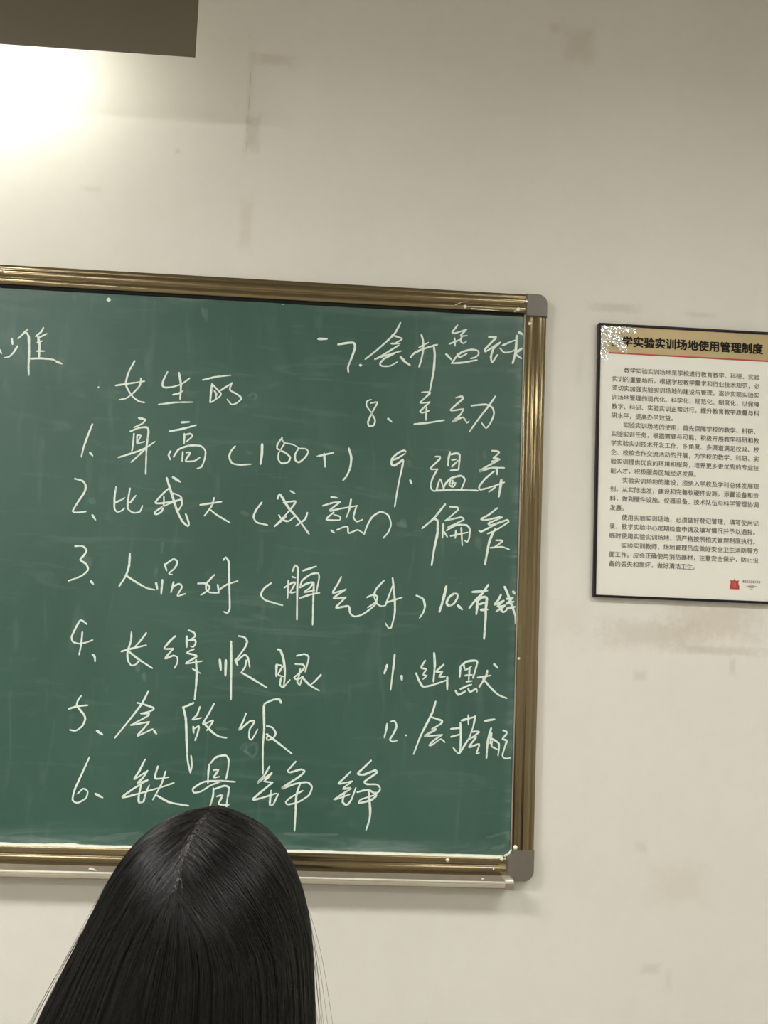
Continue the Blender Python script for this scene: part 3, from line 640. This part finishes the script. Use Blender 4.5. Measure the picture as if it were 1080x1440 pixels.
# ------------------------------------------------------------------ lamp over the board
HY = -.22
HZ0 = 2.644; HZ1 = 2.86; HX0, HX1 = -2.4, -.267
lamp = empty('board_lamp', (-1.3, HY, HZ0), 'dark taupe lamp housing hanging in the top left corner, shining on the wall', 'lamp')
bm = bmesh.new(); box(bm, HX0, HX1, HY, HY+.006, HZ0, HZ1, .0008, 1); bm_link('front_plate', bm, M['housing'], lamp)
bm = bmesh.new(); box(bm, HX0+.002, HX1-.002, HY+.0065, HY+.009, HZ0+.004, HZ1-.003); bm_link('reflector', bm, M['housing_in'], lamp)
bm = bmesh.new(); box(bm, HX0, HX1-.12, HY, HY+.12, HZ1, HZ1+.006); bm_link('top_plate', bm, M['housing'], lamp)
for x in (HX0, HX1-.004):
    bm = bmesh.new()
    f0 = [(HY+.006, HZ0), (HY+.02, HZ1), (HY+.006, HZ1)]
    a = [bm.verts.new((x, y, z)) for y, z in f0]; b = [bm.verts.new((x+.004, y, z)) for y, z in f0]
    bm.faces.new(a); bm.faces.new(b)
    for i in range(3): bm.faces.new((a[i], a[(i+1) % 3], b[(i+1) % 3], b[i]))
    bmesh.ops.recalc_face_normals(bm, faces=bm.faces); bm_link('end_plate', bm, M['housing'], lamp)
for x in (-2.0, -.75):
    bm = bmesh.new(); tube(bm, (x, HY+.08, HZ1), (x, HY+.08, CEIL), .006); bm_link('hanger_rod', bm, M['steel'], lamp, True)
def board_light(x0, x1):
    ld = bpy.data.lights.new('tube_light', 'AREA'); ld.shape = 'RECTANGLE'; ld.size = x1-x0; ld.size_y = .09
    ld.energy = BOARD_LAMP_W*(x1-x0); ld.color = BOARD_LAMP_COL
    lo = bpy.data.objects.new('tube_light', ld); COL.objects.link(lo); lo.parent = lamp
    d = Vector((0, 1, -.55)).normalized()
    lo.rotation_euler = d.to_track_quat('-Z', 'Y').to_euler()
    lo.location = Vector(((x0+x1)/2, HY+.025, 2.715))-lamp.location
board_light(-2.2, -.53)

# ------------------------------------------------------------------ the seated person
HEADX, HEADY, TOP = -.0775, -1.395, 1.276          # hair apex
def person():
    root = empty('person', (HEADX, HEADY, 0), 'person seen from behind with long straight black hair, sitting in front of the chalkboard', 'person')
    x0, y0 = HEADX-.003, HEADY
    # --- body: tapered limbs along a skeleton, fused into one surface
    ball = bmesh.new(); bmesh.ops.create_uvsphere(ball, u_segments=14, v_segments=8, radius=1)
    BV = [v.co.copy() for v in ball.verts]; BF = [[v.index for v in f.verts] for f in ball.faces]; ball.free()
    def limb(vf, ch, grow=0.0):
        pts = [(Vector(p[:3]), p[3], p[4] if len(p) > 4 else p[3]) for p in ch]
        for (p, rx, ry), (q, sx, sy) in zip(pts, pts[1:]):
            n = max(2, int((q-p).length/.008))
            for i in range(n+1):
                f = i/n; e_ = f*f*(3-2*f); c = p.lerp(q, f); u, v = rx+(sx-rx)*e_, ry+(sy-ry)*e_
                u += grow; v += grow; base = len(vf[0]); w_ = min(u, v)
                vf[0].extend((c.x+k.x*u, c.y+k.y*v, c.z+k.z*w_) for k in BV); vf[1].extend([base+j for j in fc] for fc in BF)
    def fuse(vf, name, voxel, it=3, extra=None):
        me = bpy.data.meshes.new(name); me.from_pydata(vf[0], [], vf[1])
        if extra:
            bm = bmesh.new(); bm.from_mesh(me); t_ = bpy.data.meshes.new('t'); extra.to_mesh(t_); extra.free(); bm.from_mesh(t_); bpy.data.meshes.remove(t_)
            bm.to_mesh(me); bm.free()
        o = bpy.data.objects.new('tmp', me); COL.objects.link(o)
        md = o.modifiers.new('r', 'REMESH'); md.mode = 'VOXEL'; md.voxel_size = voxel; md.use_smooth_shade = True
        sm = o.modifiers.new('s', 'SMOOTH'); sm.factor = .5; sm.iterations = it
        dg = bpy.context.evaluated_depsgraph_get(); out = bpy.data.meshes.new_from_object(o.evaluated_get(dg))
        bpy.data.objects.remove(o); bpy.data.meshes.remove(me); out.materials.clear(); out.name = name
        return out
    X = lambda dx: x0+dx
    pel = (X(0), y0-.03, .55, .135, .10); wai = (X(0), y0-.045, .68, .105, .08); che = (X(0), y0-.04, .84, .125, .09); nb = (X(0), y0-.02, .955, .06, .05)
    torso = [pel, wai, che, nb]
    body = [[pel, wai, che, nb, (X(0), y0+.0, 1.06, .047, .050)]]
    up = lambda p, g: (*p[:3], p[3]+g, p[4]+g)
    jac = [[up(pel, .012), up(wai, .014), up(che, .014), (X(0), y0-.022, .945, .085, .072), (X(0), y0-.015, .965, .062, .060)]]; leg = []; fing = []
    for s in (-1, 1):
        sh = (X(s*.155), y0-.03, .915, .05, .05); el = (X(s*.215), y0+.03, .69, .038, .038); wr = (X(s*.12), y0+.26, .645, .024, .024)
        cl = (X(s*.075), y0-.03, .925, .06, .055)
        palm = (X(s*.105), y0+.315, .640, .030, .014)
        body.append([che, cl, sh, el, wr, palm]); jac.append([up(che, .012), up(cl, .012), (*sh[:3], .062, .062), (*el[:3], .05, .05), (wr[0]+s*.006, wr[1]-.03, wr[2]+.003, .036, .036)])
        for k, (dx, L) in enumerate(((-.024, .062), (-.008, .072), (.008, .068), (.023, .054))):
            a = (palm[0]+dx, palm[1]+.02, palm[2], .0085, .0085)
            fing.append([(palm[0]+dx*.6, palm[1], palm[2], .0085), a, (a[0]+dx*.15, a[1]+L*.45, a[2]-.004, .008, .008), (a[0]+dx*.25, a[1]+L*.75, a[2]-.014, .0075, .0075), (a[0]+dx*.3, a[1]+L, a[2]-.028, .0065, .0065)])
        fing.append([(palm[0]-s*.008, palm[1]-.015, palm[2], .011), (palm[0]-s*.030, palm[1]-.005, palm[2]-.004, .011, .011), (palm[0]-s*.048, palm[1]+.022, palm[2]-.008, .009, .009), (palm[0]-s*.055, palm[1]+.045, palm[2]-.014, .008, .008)])
        hip = (X(s*.09), y0-.01, .535, .085, .085); kn = (X(s*.10), y0+.40, .52, .060, .060); an = (X(s*.10), y0+.44, .10, .034, .036); toe = (X(s*.105), y0+.58, .035, .036, .022)
        body.append([pel, hip, kn, (X(s*.10), y0+.415, .35, .055, .055), an, (X(s*.10), y0+.47, .045, .035, .030), toe])
        leg.append([(*pel[:3], .115, .10), (*hip[:3], .093, .093), (*kn[:3], .068, .068), (X(s*.10), y0+.415, .35, .062, .062), (*an[:3], .05, .05)])
    bmesh_b = bmesh.new(); vf = ([], [])
    for ch in body+fing: limb(vf, ch)
    # head: cranium, jaw, nose, ears, brow
    hz = 1.145; hy = y0+.012
    sphere(bmesh_b, (X(0), hy, hz+.015), 1, 32, 20, (.076, .093, .095))
    sphere(bmesh_b, (X(0), hy+.035, hz-.05), 1, 24, 16, (.058, .062, .068))
    sphere(bmesh_b, (X(0), hy+.072, hz-.088), 1, 16, 12, (.026, .022, .020))
    for s in (-1, 1):
        sphere(bmesh_b, (X(s*.034), hy+.078, hz-.035), 1, 16, 12, (.022, .018, .022))
        sphere(bmesh_b, (X(s*.076), hy+.002, hz-.020), 1, 16, 12, (.008, .018, .030))
        sphere(bmesh_b, (X(s*.011), hy+.098, hz-.046), 1, 12, 8, (.008, .009, .007))
    tube(bmesh_b, (X(0), hy+.090, hz+.004), (X(0), hy+.107, hz-.040), .006, .010)
    sphere(bmesh_b, (X(0), hy+.105, hz-.041), .011, 12, 8)
    sphere(bmesh_b, (X(0), hy+.085, hz+.012), 1, 16, 10, (.045, .012, .008))
    out = fuse(vf, 'body', .0042, extra=bmesh_b)
    out.materials.clear(); link('body', out, M['skin'], root, True)
    for s in (-1, 1):
        bm = bmesh.new(); sphere(bm, (X(s*.033), hy+.077, hz-.018), .0125, 16, 12); e_ = bm_link('eye', bm, M['eye'], root, True)
        bm = bmesh.new(); sphere(bm, (X(s*.033), hy+.0845, hz-.018), .0060, 12, 8); bm_link('iris', bm, M['iris'], e_, True)
    bm = bmesh.new(); sphere(bm, (X(0), hy+.092, hz-.069), 1, 16, 10, (.021, .008, .004)); sphere(bm, (X(0), hy+.092, hz-.076), 1, 16, 10, (.018, .008, .005)); bm_link('mouth', bm, M['lip'], root, True)
    for nm, chs, mt in (('sweater', jac, M['sweater']), ('trousers', leg, M['trousers'])):
        vf = ([], [])
        for ch in chs: limb(vf, ch, 0)
        link(nm, fuse(vf, nm, .009, 3), mt, root, True)
    for s in (-1, 1):
        bm = bmesh.new(); sphere(bm, (X(s*.103), y0+.51, .045), 1, 20, 12, (.046, .13, .058))
        for v in bm.verts: v.co.z = max(v.co.z, 0.002)
        bm_link('shoe', bm, M['shoe'], root, True)

    # --- hair surface: radius to the left, right, back and front against depth below the apex
    TL = [(.087, .1045), (.120, .117), (.155, .132), (.198, .151), (.230, .166), (.30, .178), (.38, .178), (.50, .165)]
    TR = [(.087, .1005), (.120, .108), (.155, .1125), (.198, .1165), (.230, .1185), (.30, .126), (.38, .130), (.50, .125)]
    TB = [(.087, .1130), (.120, .1170), (.155, .1190), (.198, .1190), (.230, .1200), (.30, .128), (.38, .136), (.50, .140)]
    TF = [(.087, .1030), (.120, .1060), (.155, .1040), (.198, .100), (.230, .095), (.30, .085), (.38, .10), (.50, .10)]
    RZ = .122
    def tab(T, d):
        if d <= T[0][0]:
            q = math.sqrt(max(0, 1-(1-min(d, RZ)/RZ)**2)); q0 = math.sqrt(1-(1-T[0][0]/RZ)**2)
            return T[0][1]*q/q0
        for (a, ra), (b, rb) in zip(T, T[1:]):
            if d <= b: return ra+(rb-ra)*(d-a)/(b-a)
        return T[-1][1]
    def surf(ux, uy, d, k=0.0):
        """ux, uy unit direction in plan (uy > 0 to the front); k = depth under the surface"""
        rx = tab(TR if ux > 0 else TL, d); ry = tab(TF if uy > 0 else TB, d)
        q = max(0.0, 1-k/max(.03, rx))
        return Vector((HEADX+ux*rx*q-.004*min(1, d/.2), HEADY+uy*ry*q, TOP-d-k*(1 if d < .03 else max(0, 1-(d-.03)/.06))))
    def unit_to(u, k):
        h = math.hypot(u.x, u.y)
        if h < 1e-5: return surf(1e-5, 0, 0, k)
        return surf(u.x/h, u.y/h, RZ*(1-u.z), k)
    # inner mass that the strands lie on
    bm = bmesh.new(); NA, ND = 72, 46; rows = []
    for j in range(ND):
        d = .46*(j/(ND-1))**1.6
        ring = []
        for i in range(NA):
            a = 2*math.pi*i/NA; ux, uy = math.cos(a), math.sin(a)
            p = surf(ux, uy, d, .007)
            if uy > .55 and d > .045: # leave the face open
                p.y = min(p.y, HEADY+.02+(.06 if d < .07 else 0))
            ring.append(bm.verts.new(p))
        rows.append(ring)
    for A, B in zip(rows, rows[1:]):
        for i in range(NA): bm.faces.new((A[i], A[(i+1) % NA], B[(i+1) % NA], B[i]))
    bm.faces.new(rows[-1])
    bmesh.ops.recalc_face_normals(bm, faces=bm.faces)
    t = NT('hair_mass'); t.b.inputs['Base Color'].default_value = (.006, .005, .005, 1); t.b.inputs['Roughness'].default_value = .6
    bm_link('hair_underlayer', bm, t.m, root, True)
    # part line on the unit dome, from the crown whorl over the top to the forehead
    PART = [Vector(v).normalized() for v in ((-.20, -.86, .46), (-.21, -.70, .68), (-.13, -.45, .87), (-.02, -.2, .98), (.04, .1, .99), (.05, .5, .86), (.05, .8, .6))]
    def part(s):
        f = s*(len(PART)-1); i = min(len(PART)-2, int(f)); return (PART[i].lerp(PART[i+1], f-i)).normalized()
    # strip of scalp showing along the parting
    bm = bmesh.new(); prev = None
    for i in range(40):
        s = i/39*.55; p = part(s); q = part(min(1, s+.01)); side = p.cross(q-p).normalized()
        wd = (.026+.010*math.sin(i*.45+1)+.005*math.sin(i*1.7))*(1-.8*s)
        a, b = bm.verts.new(unit_to((p-side*wd).normalized(), .0030)), bm.verts.new(unit_to((p+side*wd).normalized(), .0030))
        if prev: bm.faces.new((prev[0], prev[1], b, a))
        prev = (a, b)
    bmesh.ops.recalc_face_normals(bm, faces=bm.faces)
    bm_link('parting_scalp', bm, M['scalp'], root, True)
    # strands
    N = 26000; NP = 26; pos = []; radii = []
    clumps = [(rnd.uniform(-.04, .04), rnd.uniform(0, .0045), rnd.gauss(0, .010)) for _ in range(420)]
    for n in range(N):
        # target azimuth: angle measured from the back, -pi..pi to the left and right
        fly = n > N-260
        az = rnd.triangular(-1, 1, 0)*2.45 if n % 3 else rnd.uniform(-2.45, 2.45)
        ci = int((az+2.5)/5*419); ca, ck, cw = clumps[ci]
        az += ca*.28+rnd.gauss(0, .009)
        ux, uy = math.sin(az), -math.cos(az)
        T = Vector((ux, uy, 0))
        # where it leaves the parting
        sa = abs(az)/2.45
        off = .22 if az < 0 else 0.0
        s = max(0, min(1, (sa-.10)*1.05+rnd.gauss(0, .07)))
        P = part(s); side = (P.cross(part(min(1, s+.01))-P)).normalized() if s < .98 else Vector((1, 0, 0))
        if side.x*ux < 0: side = -side
        P = (P+side*((-.012+.075*rnd.random()**1.3)*(1-.6*s)*min(1, .2+s*5))+Vector((rnd.gauss(0, .02), 0, rnd.gauss(-.02, .03)))*max(0, 1-s*5)).normalized()
        if n % 2:                                   # strands rooted further down the head, filling between
            f = rnd.random()**1.2*.8; P = P.lerp(T, f).normalized()
        k = .0003+.0065*rnd.random()**1.3+ck*.6
        length = rnd.uniform(.36, .44)
        ang = P.angle(T, .0); Ld = max(.02, ang*.115); tot = Ld+max(.05, length-RZ)
        ph, am = rnd.uniform(0, 6.3), rnd.gauss(0, 1)*.0012
        for i in range(NP):
            u = i/(NP-1); L = u*tot
            if L < Ld:
                q = L/Ld; w0 = math.sin((1-q)*ang)/max(1e-6, math.sin(ang)); w1 = math.sin(q*ang)/max(1e-6, math.sin(ang))
                U = (P*w0+T*w1).normalized()
                p = unit_to(U, k+.0055*max(0, 1-L/.05)**1.5 if n % 2 else (k if q > .05 else k*.6+.002))
                if math.hypot(U.x, U.y) < .25: p.z -= 0
            else:
                d = RZ+(L-Ld)
                a2 = az+cw*(L-Ld)*6+am*20*(L-Ld)
                p = surf(math.sin(a2), -math.cos(a2), d, k)
            if fly:
                e2 = max(0, u-.25)
                p.x += (1 if ux > 0 else -1)*(.030*e2*abs(am)*900*.6)+.004*math.sin(u*5+ph)*u; p.y += .006*math.sin(u*4+ph)*u
            else:
                p.x += am*math.sin(u*6+ph)*u*u; p.y += am*math.cos(u*5+ph)*u*u
            pos.extend(p)
            radii.append((.00016 if fly else .00027)*(1-.5*u*u))
    import numpy as np
    A = np.array(pos, dtype=np.float32).reshape(N, NP, 3)
    for _ in range(5): A[:, 1:-1] = A[:, 1:-1]*.4+(A[:, :-2]+A[:, 2:])*.3
    pos = A.ravel()
    hc = bpy.data.hair_curves.new('hair'); hc.add_curves([NP]*N)
    hc.points.foreach_set('position', pos)
    at_ = hc.attributes.get('radius') or hc.attributes.new('radius', 'FLOAT', 'POINT')
    at_.data.foreach_set('value', radii)
    t = NT('black_hair'); t.t.nodes.remove(t.b)
    hb = t.n('ShaderNodeBsdfHairPrincipled'); hb.parametrization = 'ABSORPTION'; hb.inputs['Absorption Coefficient'].default_value = (4.6, 4.8, 4.7)
    hb.inputs['IOR'].default_value = 1.45; hb.inputs['Roughness'].default_value = .2; hb.inputs['Radial Roughness'].default_value = .4
    hb.inputs['Random Roughness'].default_value = .3
    t.l(hb.outputs[0], t.out.inputs[0]); hc.materials.append(t.m)
    o = bpy.data.objects.new('hair', hc); COL.objects.link(o); o.parent = root; o.location = -root.location; o['kind'] = 'stuff'
    o['label'] = 'long straight black hair'
    return root
person()

# stool that carries the sitter (below the frame)
st = empty('stool', (HEADX, HEADY-.02, 0), 'low wooden stool with black steel legs under the seated person', 'stool')
sx, sy = HEADX-.003, HEADY+.03
bm = bmesh.new(); box(bm, sx-.18, sx+.18, sy-.19, sy+.17, .40, .428, .008, 3); bm_link('seat', bm, M['wood'], st)
for a in (-1, 1):
    for b in (-1, 1):
        bm = bmesh.new(); tube(bm, (sx+a*.15, sy+b*.14, .402), (sx+a*.175, sy+b*.165, 0), .013); bm_link('leg', bm, M['steel'], st, True)
